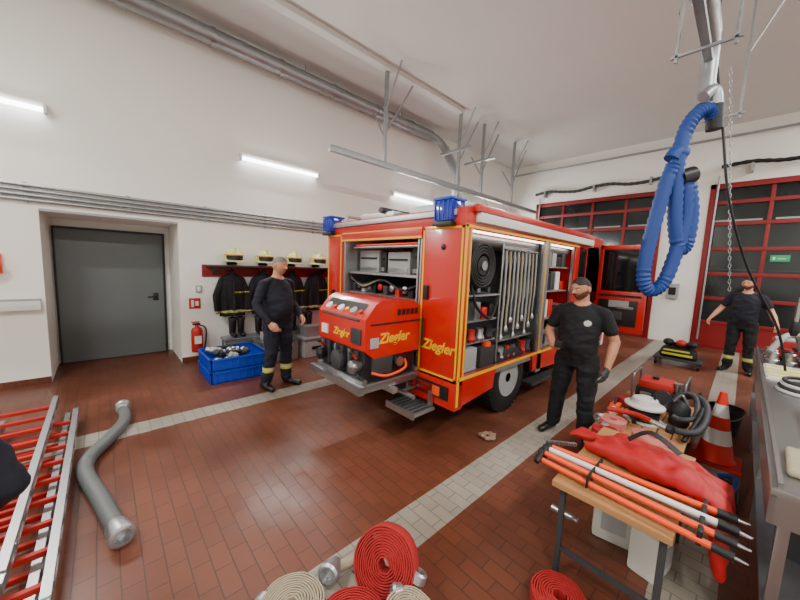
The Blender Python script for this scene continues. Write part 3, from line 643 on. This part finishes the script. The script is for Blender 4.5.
def canister(x,y,rz):
    c=B('white_canister');c.X=Tr((x,y,0))@Rt('Z',rz)
    c.box((-.12,-.08,0),(.12,.08,.28),canw,.03).hull([((-.07,-.0,.27),.045),((.07,.0,.27),.045),((0,0,.3),.04)],canw)
    c.cyl((.08,0,.3),(.08,0,.35),.026,blackp,seg=16).tube([(-.08,0,.3),(-.06,0,.35),(.02,0,.36),(.04,0,.3)],.014,canw)
    c.box((-.07,-.084,.08),(.07,-.079,.2),lgrey);c.done()
canister(-.44,2.5,10);canister(-.22,2.4,80)
# ---------------------------------------------------------------- gear table 2
t=B('equipment_pallet_table');gx0,gx1,gy0,gy1,gz=-.85,-.2,3.1,4.75,.36
for k in range(6):t.box((gx0+.11*k,gy0,gz-.03),(gx0+.11*k+.1,gy1,gz),wood,.003)
for yy in (gy0+.05,(gy0+gy1)/2,gy1-.13):t.box((gx0,yy,gz-.1),(gx1,yy+.08,gz-.03),wood,.003)
for xx in (gx0+.02,gx1-.08):
    for yy in (gy0+.05,gy1-.13):t.box((xx,yy,0),(xx+.06,yy+.06,gz-.1),wood,.003)
t.done()
g=B('portable_generator');gx,gy=-.52,4.52
g.box((gx-.2,gy-.18,gz+.0),(gx+.2,gy+.18,gz+.2),black,.03).box((gx-.18,gy-.16,gz+.18),(gx+.12,gy+.16,gz+.28),redflat,.04).cyl((gx+.05,gy-.2,gz+.14),(gx+.05,gy-.16,gz+.14),.08,dgrey).cyl((gx-.05,gy,gz+.28),(gx-.05,gy,gz+.31),.03,blackp)
g.box((gx-.15,gy-.2,gz+.08),(gx-.05,gy-.17,gz+.16),steel,.01).cyl((gx+.15,gy-.05,gz+.2),(gx+.15,gy-.05,gz+.3),.04,steel)
for sx in (-.22,.22):g.tube([(gx+sx,gy-.2,gz+.015),(gx+sx,gy-.2,gz+.3),(gx+sx,gy-.15,gz+.34),(gx+sx,gy+.15,gz+.34),(gx+sx,gy+.2,gz+.3),(gx+sx,gy+.2,gz+.015)],.012,steel,sm=4)
g.done()
r=B('cable_drum')
T_=Tr((-.55,3.88,gz+.0))
r.lathe([(0,0),(.16,0),(.165,.015),(.09,.02),(.09,.15),(.165,.155),(.165,.17),(.12,.19),(.1,.23),(.05,.25),(0,.25)],canw,T_,32)
for k in range(5):r.tube([(.115*math.cos(q),.115*math.sin(q),.035+.025*k) for q in np.linspace(0,6.28,24,endpoint=False)],.013,black,sm=1,closed=True,xf=T_)
r.cyl((.07,0,.22),(.07,0,.29),.012,black,xf=T_)
r.done()
s=B('suction_hose_loop')
s.tube([(-.28+.17*math.cos(q),3.95+.34*math.sin(q),gz+.1+.16*max(0,math.sin(q+.6))) for q in np.linspace(-2.0,2.6,12)],.028,dgrey,seg=12,sm=10,ribs=.07)
s.tube([(-.28+.1*math.cos(q),4.0+.24*math.sin(q),gz+.16+.12*max(0,math.sin(q+.3))) for q in np.linspace(-2,2.6,12)],.022,dgrey,seg=12,sm=10,ribs=.07)
s.tube([(-.22,3.6,gz+.03),(-.15,3.9,gz+.2),(-.16,4.3,gz+.22),(-.2,4.62,gz+.2)],.018,black,seg=10,sm=8)
s.done()
hroll('fire_hose_roll',(-.72,3.5,gz+.037),.11,.07,hosepink,Rt('Z',30));hroll('fire_hose_roll',(-.4,3.32,gz+.055),.14,.08,hosepink,Rt('Z',130)@Rt('X',6))
hroll('fire_hose_roll',(-.72,3.24,gz+.032),.1,.06,hosered,Rt('Z',230));hroll('fire_hose_roll',(-.74,4.2,gz+.042),.1,.08,hosered,Rt('Z',170))
n_=B('branch_pipe_nozzle')
n_.tube([(-.8,3.62,gz+.11),(-.6,3.66,gz+.12),(-.45,3.58,gz+.13)],.025,redflat).cyl((-.45,3.58,gz+.13),(-.33,3.55,gz+.12),.02,alu,r2=.03).cyl((-.33,3.55,gz+.12),(-.29,3.54,gz+.12),.036,black).cyl((-.6,3.66,gz+.12),(-.58,3.66,gz+.03),.02,black)
n_.done()
n_=B('branch_pipe_nozzle')
n_.cyl((-.66,3.13,gz+.08),(-.5,3.16,gz+.04),.02,alu).cyl((-.5,3.16,gz+.04),(-.42,3.16,gz+.03),.035,black,r2=.03).cyl((-.66,3.13,gz+.08),(-.69,3.125,gz+.085),.033,alu);n_.done()
n_=B('black_submersible_pump');n_.lathe([(0,0),(.07,0),(.08,.03),(.08,.18),(.05,.22),(.03,.24),(0,.24)],black,Tr((-.3,4.05,gz)),22).tube([(-.35,4.05,gz+.22),(-.3,4.05,gz+.3),(-.25,4.05,gz+.22)],.01,steel);n_.done()
n_=B('orange_handlamp');n_.box((-.82,3.76,gz),(-.73,3.88,gz+.12),orange,.02).cyl((-.775,3.76,gz+.06),(-.775,3.73,gz+.06),.04,white).tube([(-.775,3.78,gz+.12),(-.775,3.82,gz+.17),(-.775,3.86,gz+.12)],.01,black);n_.done()
c=B('traffic_cone');T_=Tr((-.03,4.38,0))
c.box((-.19,-.19,0),(.19,.19,.035),redflat,.02,T_)
prof=lambda z:.14-.115*(z-.03)/.67
zs=[.03,.2,.34,.46,.58,.7]
cone_r=M('cone_red',(216,38,18),.5)
for k in range(5):c.lathe([(prof(zs[k]),zs[k]),(prof(zs[k+1]),zs[k+1])],[cone_r,white,cone_r,white,cone_r][k],T_,28)
c.lathe([(.16,.03),(.14,.05)],cone_r,T_,28);c.done()
c=B('black_bucket');c.lathe([(0,0),(.12,0),(.15,.3),(.16,.3),(.16,.28),(.145,.28),(.115,.02),(0,.02)],black,Tr((.0,5.3,0)),26).tube([(-.15,5.3,.29),(-.12,5.22,.22),(0,5.15,.18),(.12,5.22,.22),(.15,5.3,.29)],.006,steel);c.done()
c=B('blue_black_hose_bundle')
c.tube([(.0,3.9,.03),(.1,3.6,.03),(.05,3.3,.04),(-.08,3.45,.03),(-.02,3.8,.05),(.1,3.75,.09),(.12,3.45,.08)],.025,black,sm=8).tube([(.02,4.0,.03),(.12,3.9,.1),(.1,3.6,.12),(.0,3.5,.08)],.02,bluehose,sm=8);c.done()
# ---------------------------------------------------------------- counter on right
t=B('stainless_workbench')
a0,a1,b0,b1,z=.17,1.15,2.1,6.3,.9
t.box((a0,b0,z-.04),(a1,b1,z),steel,.006).box((a0,b0,z-.16),(a0+.02,b1,z-.03),steel).box((a0,b0,z-.16),(a1,b0+.02,z-.03),steel)
for yy in (b0+.06,3.5,4.9,b1-.1):
    for xx in (a0+.04,a1-.08):t.box((xx,yy,0),(xx+.04,yy+.04,z-.04),steel,.004)
t.box((a0+.03,b0+.05,.3),(a1-.03,b1-.05,.33),galv).box((a0+.02,b0+.02,z),(a0+.035,b1-.02,z+.025),steel)
t.box((.85,b0,z),(a1,b1,z+.35),steel,.01)
t.box((.6,2.3,.33),(1.1,3.1,.7),dgrey,.03)
for k in range(5):t.box((a0+.1,2.6+.7*k,.33),(a0+.5,3.0+.7*k,.33+.2+.05*(k%3)),[dgrey,blue,lgrey,black,redflat][k],.02)
t.done()
it=B('hose_washing_machine')
it.prism([(.38,z),(.38,z+.12),(.5,z+.26),(.84,z+.26),(.84,z)],1,2.5,3.5,lgrey).box((.36,2.48,z),(.84,2.52,z+.1),steel,.005).box((.36,3.48,z),(.84,3.52,z+.1),steel,.005)
for k in range(4):it.cyl((.38,2.65+.22*k,z+.06),(.35,2.65+.22*k,z+.06),.03,[black,redflat,steel,black][k],seg=16)
for k in range(6):it.box((.55,2.6+.14*k,z+.26),(.8,2.64+.14*k,z+.275),dgrey,.004)
it.tube([(.5,3.4,z+.27),(.5,3.4,z+.42),(.62,3.2,z+.48),(.7,3.0,z+.4),(.7,2.95,z+.27)],.02,black,sm=8);it.done()
mty=M('mat_yellow',(222,212,60),.6)
it=B('yellow_white_mat');it.box((a0+.05,4.43,z),(a0+.42,5.17,z+.008),white)
for k in range(9):it.box((a0+.06,4.45+.08*k,z+.008),(a0+.4,4.5+.08*k,z+.02),mty if k%2 else white,.003)
it.done()
it=B('coiled_cable')
for k in range(4):it.tube([(.4+(.13-.01*k)*math.cos(q),4.1+(.18-.01*k)*math.sin(q),z+.015+.025*k) for q in np.linspace(0,6.28,20,endpoint=False)],.013,dgrey if k%2 else white,sm=1,closed=True)
it.done()
it=B('cleaning_bottle')
it.lathe([(0,0),(.04,0),(.045,.02),(.045,.18),(.02,.24),(.02,.28),(0,.28)],white,Tr((.75,5.3,z)),20).cyl((.75,5.3,z+.28),(.75,5.3,z+.33),.025,redflat);it.done()
it=B('hose_coupling_box');it.box((.3,5.9,z),(.7,6.25,z+.18),redflat,.01).box((.32,5.92,z+.18),(.68,6.23,z+.2),lgrey,.01).box((.45,5.89,z+.08),(.55,5.9,z+.12),black);it.done()
it=B('water_tap');it.tube([(.62,4.9,z),(.62,4.9,z+.5),(.6,4.88,z+.75),(.5,4.84,z+.84),(.38,4.8,z+.76),(.36,4.79,z+.5)],.018,steel,sm=8).cyl((.62,4.9,z+.1),(.62,5.0,z+.16),.02,redflat).lathe([(.02,0),(.035,.04),(.03,.12),(.02,.14),(0,.14)],black,Tr((.36,4.79,z+.38)),16)
it.tube([(.62,4.9,z+.05)]+[(.62+.035*math.cos(q),4.9+.035*math.sin(q),z+.1+q*.012) for q in np.arange(0,40,.7)],.007,steel,seg=6,sm=1);it.done()
it=B('metal_fittings')
for k in range(9):
    it.lathe([(.03,0),(.05,.01),(.055,.05),(.04,.06),(.045,.13),(.03,.14),(0,.14)],[alu,steel,redflat,alu,black][k%5],Tr((.28+.12*(k%3),5.25+.18*(k//3),z)),18)
it.tube([(.25,5.2,z+.14),(.35,5.35,z+.3),(.45,5.55,z+.3),(.5,5.7,z+.14)],.03,lgrey,sm=8);it.done()
it=B('white_cloth');it.hull([((.24,2.3,z+.018),.018),((.34,2.3,z+.018),.018),((.25,2.6,z+.02),.018),((.33,2.55,z+.03),.02)],hosebeige);it.done()
# floor items
it=B('protective_gear_pile')
it.box((-1.15,8.3,.12),(-.4,8.95,.16),dgrey,.01)
for xx in (-1.1,-.45):
    for yy in (8.35,8.9):it.cyl((xx-.02,yy,.06),(xx+.02,yy,.06),.06,black,seg=16)
it.hull([((-1.0,8.45,.22),.08),((-.55,8.45,.22),.08),((-.6,8.8,.25),.09),((-1.0,8.8,.25),.09),((-.8,8.6,.4),.08)],blackc)
it.box((-1.02,8.34,.22),(-.55,8.37,.26),limey,.005).box((-1.0,8.345,.3),(-.6,8.38,.33),limey,.005)
for k in (-.95,-.75,-.58):it.sph((k,8.5,.46),(.09,.1,.07),redflat if k==-.75 else black)
it.done()
p=B('c')
for k in range(9):
    a=random.uniform(0,6.28);r=random.uniform(.03,.13);p.hull([((r*math.cos(a),r*math.sin(a),.03),.022),((1.3*r*math.cos(a+1.3),1.3*r*math.sin(a+1.3),.025+.02*random.random()),.02)],wood)
me=p.remesh(.008,4);p=B('cleaning_rag');p.mesh(me,[M('rag',(140,112,92),.9,noise=.3,nscale=25)],Tr((-1.7,2.94,-.004)));p.done(sharp=80)
# ---------------------------------------------------------------- people
def headmesh(hair,hasbeard,sk,hl=.05):
    b_=bmesh.new();bmesh.ops.create_uvsphere(b_,u_segments=72,v_segments=60,radius=1)
    g=lambda a,s_:math.exp(-(a/s_)**2)
    for v in b_.verts:
        x,y,z=v.co;X,Y,Z=x*.077,y*.098,z*.12
        if z<0:
            X*=1-.22*(-z)**1.6
            if y>0:Y*=1-.5*(-z)
            else:Y*=1+.03*(-z)
        X=math.copysign(abs(X)**.9*(.077**.1),X)
        if y<0:
            Y-=.024*g(X,.011)*(g(Z+.022,.013)+.55*g(Z-.002,.02))+.008*g(X,.02)*g(Z+.024,.009)
            Y+=.007*(g(X-.031,.017)+g(X+.031,.017))*g(Z-.008,.014)
            Y-=.005*g(Z-.032,.01)*g(X,.05)
            Y-=.006*g(X,.022)*g(Z+.06,.011)
            Y-=.01*g(X,.028)*g(Z+.098,.018)
            Y+=.004*g(X,.02)*g(Z+.045,.005)
        v.co=(X,Y,Z)
    me=bpy.data.meshes.new('h');b_.to_mesh(me);b_.free()
    def f(c):
        X,Y,Z=c[:,0],c[:,1],c[:,2];o=np.zeros(len(c))
        hm=(Z>hl+.012*np.cos(X*60)-.9*np.clip(Y+.03,0,.12))&(Z>-.05)
        o[hm]=1
        if hasbeard:
            o[(Z<-.05+.9*np.clip(np.abs(X)-.035,0,.04))&(Y<.02)&(o==0)]=2
            o[(np.abs(X)<.028)&(np.abs(Z+.046)<.005)&(Y<0)]=2
        o[(np.abs(X)<.02)&(np.abs(Z+.06)<.005)&(Y<-.05)]=3
        return o
    paint(me,f)
    hv=set()
    for p_ in me.polygons:
        if p_.material_index==1:hv.update(p_.vertices)
    for i in hv:
        v=me.vertices[i];v.co=v.co*1.02
    h=B('h');h.mesh(me,[sk,hair,beard if hasbeard else sk,lip])
    for sx in (-1,1):
        h.sph((sx*.030,-.0795,.008),(.0125,.011,.007),eyew,seg=14);h.sph((sx*.030,-.0885,.007),(.005,.004,.005),iris,seg=10)
        h.hull([((sx*.018,-.0935,.025),.0026),((sx*.04,-.0895,.027),.002)],hair)
        h.sph((sx*.079,.008,-.006),(.011,.02,.033),sk,seg=14)
    return h
def cap_d(c,p0,p1,r0,r1):
    p0,p1=np.array(p0),np.array(p1);d=p1-p0;L=max(1e-9,d.dot(d));t=np.clip(((c-p0)@d)/L,0,1)
    return np.linalg.norm(c-(p0+t[:,None]*d),axis=1)-(r0+(r1-r0)*t)
def handmesh(side,curl):
    p=B('h')
    kn=[(.033*side,.0,.083,.9),(.011*side,0,.09,1.05),(-.011*side,0,.088,.98),(-.031*side,0,.08,.78)]
    p.hull([((0,0,-.01),.026),((.012,0,.0),.022)]+[((k[0],0,k[2]-.006),.0125) for k in kn]+[((0.02*side,.006,.03),.018)],skin)
    for i,k in enumerate(kn):
        pos=V((k[0],0,k[2]-.004));a=0;ls=[.042*k[3],.027*k[3],.022*k[3]];rr=[.0098,.009,.0082,.007]
        for j in range(3):
            a+=math.radians([22,34,26][j]*curl*(1+.08*i));n2=pos+V((0,math.sin(a),math.cos(a)))*ls[j]
            p.hull([(pos,rr[j]),(n2,rr[j+1])],skin);pos=n2
    p.hull([((side*.018,.004,.02),.014),((side*.043,.014,.05),.012)],skin);p.hull([((side*.043,.014,.05),.0115),((side*(.05-.012*curl),.028,.08),.0095)],skin);p.hull([((side*(.05-.012*curl),.028,.08),.0095),((side*(.048-.02*curl),.036,.1),.008)],skin)
    return p.remesh(.0042,3)
def person(name,loc,h,scale,J,shirt,trous,sk,hair,hb,short=True,stripes=False,hrot=(0,0),gloves=(False,False),belly=0,emblem=False,curl=(1,1),palm=None,hl=.05,wide=1.0):
    g=lambda k,d:V(J.get(k,d))
    hips=[V((-.095,0,.93)),V((.095,0,.93))];sho=[V((-.19,.01,1.43)),V((.19,.01,1.43))]
    el=[g('RE',(-.27,.03,1.16)),g('LE',(.27,.03,1.16))];wr=[g('RW',(-.27,-.08,.91)),g('LW',(.27,-.08,.91))]
    kn=[g('RK',(-.115,-.02,.5)),g('LK',(.115,-.02,.5))];an=[g('RA',(-.13,.03,.1)),g('LA',(.13,.03,.1))]
    rings=[(.84,.15,.115,0,.01),(.93,.178,.135,0,.01),(1.02,.172,.13+belly*.5,0,-belly*.3),(1.12,.17,.13+belly,0,-belly*.5),(1.25,.182,.135+belly*.6,0,-belly*.3),(1.36,.19,.135,0,0),(1.43,.165,.115,0,.005),(1.49,.11,.085,0,.01),(1.54,.06,.06,0,.01)]
    p=B('p');p.loft(rings,skin)
    caps=[]
    def cp(a,ra,b_,rb,lab):
        p.hull([(a,ra),(b_,rb)],skin);caps.append((tuple(a),tuple(b_),ra,rb,lab))
    for i in (0,1):
        cp(V((sho[i].x*.3,.012,1.485)),.05,sho[i],.062,0)
        if short:
            mid=sho[i].lerp(el[i],.6);cp(sho[i],.064,mid,.066,0);cp(sho[i].lerp(el[i],.45),.05,el[i],.045,2);cp(el[i],.045,el[i].lerp(wr[i],.35),.046,2);cp(el[i].lerp(wr[i],.35),.046,wr[i],.029,2)
        else:
            cp(sho[i],.066,el[i],.056,0);cp(el[i],.056,wr[i].lerp(el[i],.06),.042,0);cp(wr[i].lerp(el[i],.1),.03,wr[i],.028,2)
        cp(hips[i],.108,kn[i],.08,1);cp(kn[i],.078,an[i]+V((0,0,.02)),.07,1)
        ft=V((an[i].x*1.0+(.02 if i else -.02),an[i].y,0));dirx=.035 if i else -.035
        cp(an[i]+V((0,0,.06)),.058,ft+V((0,.02,.055)),.055,3);cp(ft+V((0,.035,.048)),.046,ft+V((dirx,-.17,.04)),.04,3)
    cp(V((0,.012,1.47)),.06,V((0,-.005,1.6)),.056,2)
    me=p.remesh(.009,5)
    for v in me.vertices:
        c=v.co
        if .12<c.z<1.42:
            n=NZ.noise(V((c.x*9,c.y*9,c.z*14)));n2=NZ.noise(V((c.x*18+5,c.y*18,c.z*26)))
            d=V((c.x-(.11 if c.x>0 else -.11)*(c.z<.9),c.y,0))
            if d.length>1e-4 and not (abs(c.x)>.22 and short):v.co=c+d.normalized()*(.012*n+.006*n2)
    def f(c):
        D=[cap_d(c,a,b_,ra,rb) for a,b_,ra,rb,l in caps];L=np.array([k[4] for k in caps])
        zz=np.array([r_[0] for r_ in rings]);rx=np.interp(c[:,2],zz,[r_[1] for r_ in rings]);ry=np.interp(c[:,2],zz,[r_[2] for r_ in rings]);cy=np.interp(c[:,2],zz,[r_[4] for r_ in rings])
        q=np.sqrt((c[:,0]/rx)**2+((c[:,1]-cy)/ry)**2);td=(q-1)*np.minimum(rx,ry);td[(c[:,2]<.83)|(c[:,2]>1.54)]=9
        D=np.array(D+[td]);L=np.append(L,0);k=D.argmin(0);o=L[k].astype(float)
        tor=(k==len(L)-1);o[tor&(c[:,2]<.97)]=1
        o[(o==1)&(c[:,2]>.97)]=0
        o[(np.abs(c[:,2]-.975)<.018)&(np.abs(c[:,0])<.2)&tor]=4
        r2=np.sqrt(c[:,0]**2+(c[:,1]-.005)**2)
        o[(o==0)&(c[:,2]>1.49)&(r2<.078)]=2
        z=c[:,2]
        if stripes:
            lg=(o==1);o[lg&(z>.24)&(z<.265)]=5;o[lg&(z>=.265)&(z<.29)]=6;o[lg&(z>=.29)&(z<.31)]=5
        if emblem:o[(o==0)&((c[:,0]-.09)**2+(z-1.33)**2<.0009)&(c[:,1]<-.03)]=6
        return o
    paint(me,f)
    A=B(name);ang=math.atan2(h[1],h[0])+math.pi/2
    X=Tr(loc)@Matrix.Rotation(ang,4,'Z')@Matrix.Diagonal((scale*wide,scale*wide,scale,1))
    A.X=X;A.mesh(me,[shirt,trous,sk,boot,blackp,limey,refl])
    hd=headmesh(hair,hb,sk,hl);hm=bpy.data.meshes.new('hh');hd.bm.to_mesh(hm)
    A.mesh(hm,hd.mats,Tr((0,0,1.58))@Rt('Z',hrot[0])@Rt('X',hrot[1])@Tr((0,-.022,.105)))
    for i in (0,1):
        side=-1 if i==0 else 1
        dr=(wr[i]-el[i]).normalized()
        pn=V(palm[i]) if palm and palm[i] else V((-side*1.0,.25,0))
        pn=(pn-dr*pn.dot(dr)).normalized();xx=pn.cross(dr)
        s_=1 if (xx.y<0 or (abs(xx.y)<.3 and xx.z>0)) else -1
        Rm=Matrix(((xx.x,pn.x,dr.x,0),(xx.y,pn.y,dr.y,0),(xx.z,pn.z,dr.z,0),(0,0,0,1)))
        hme=handmesh(s_,curl[i]);A.mesh(hme,[dgrey if gloves[i] else sk],Tr(wr[i])@Rm@Matrix.Scale(1.04,4))
    return A
A=person('firefighter_man',(-1.13,3.66,0),(.05,-1),.975,{'RE':(-.30,.03,1.17),'RW':(-.17,-.22,1.08),'LE':(.29,.05,1.15),'LW':(.27,-.06,.88),'RK':(-.15,.02,.5),'RA':(-.19,.08,.1),'LK':(.12,-.04,.5),'LA':(.13,-.02,.1)},blackc,blackc,skin2,hairb,True,hrot=(-22,12),gloves=(False,True),belly=.025,emblem=True,curl=(1.6,.8),palm=[(.6,0,.8),None],hl=.06,wide=1.1)
A.box((-.115,-.345,1.075),(-.05,-.275,1.145),blackp,.008)
A.done(sharp=60)
A=person('firefighter_man',(-4.42,1.78,0),(.85,.3),1.03,{'RE':(-.28,.04,1.17),'RW':(-.24,-.14,.95),'LE':(.27,.04,1.16),'LW':(.22,-.17,.98),'RA':(-.12,.06,.1),'LA':(.12,-.02,.1)},navy,navy,skin,hairg,False,short=False,stripes=True,hrot=(4,8),belly=.05,hl=.06,wide=1.1)
A.done(sharp=60)
A=person('firefighter_man',(.05,8.9,0),(-.15,-1),1.02,{'RE':(-.31,.02,1.19),'RW':(-.4,-.14,1.0),'LE':(.3,.03,1.2),'LW':(.4,-.15,1.0)},navy,blackc,skin,hairb,True,stripes=True,hrot=(-10,4),belly=.02,hl=.06,wide=1.05)
A.done(sharp=60)
A=person('firefighter_man',(-1.78,-.64,0),(-1,-.1),.96,{'RE':(-.37,.05,.98),'RW':(-.28,-.2,.78)},navy,navy,skin,hairb,False,short=False,stripes=True)
A.done(sharp=60)
# ---------------------------------------------------------------- camera/world
YAW=math.radians(47);P=math.radians(6.2);R=math.radians(2.3)
fw=V((-math.sin(YAW)*math.cos(P),math.cos(YAW)*math.cos(P),-math.sin(P)));up=V((-math.sin(YAW)*math.sin(P),math.cos(YAW)*math.sin(P),math.cos(P)));rt=V((math.cos(YAW),math.sin(YAW),0))
cx=rt*math.cos(R)+up*math.sin(R);cy=-rt*math.sin(R)+up*math.cos(R);cz=-fw
cd=bpy.data.cameras.new('camera');cd.sensor_width=36;cd.lens=14.4;cd.clip_start=.02
co=bpy.data.objects.new('camera',cd);co.matrix_world=Matrix(((cx.x,cy.x,cz.x,0),(cx.y,cy.y,cz.y,0),(cx.z,cy.z,cz.z,1.8),(0,0,0,1)))
bpy.context.scene.collection.objects.link(co);bpy.context.scene.camera=co
wd=bpy.data.worlds.new('world');bpy.context.scene.world=wd;wd.use_nodes=True
wd.node_tree.nodes['Background'].inputs[0].default_value=(.02,.025,.035,1)
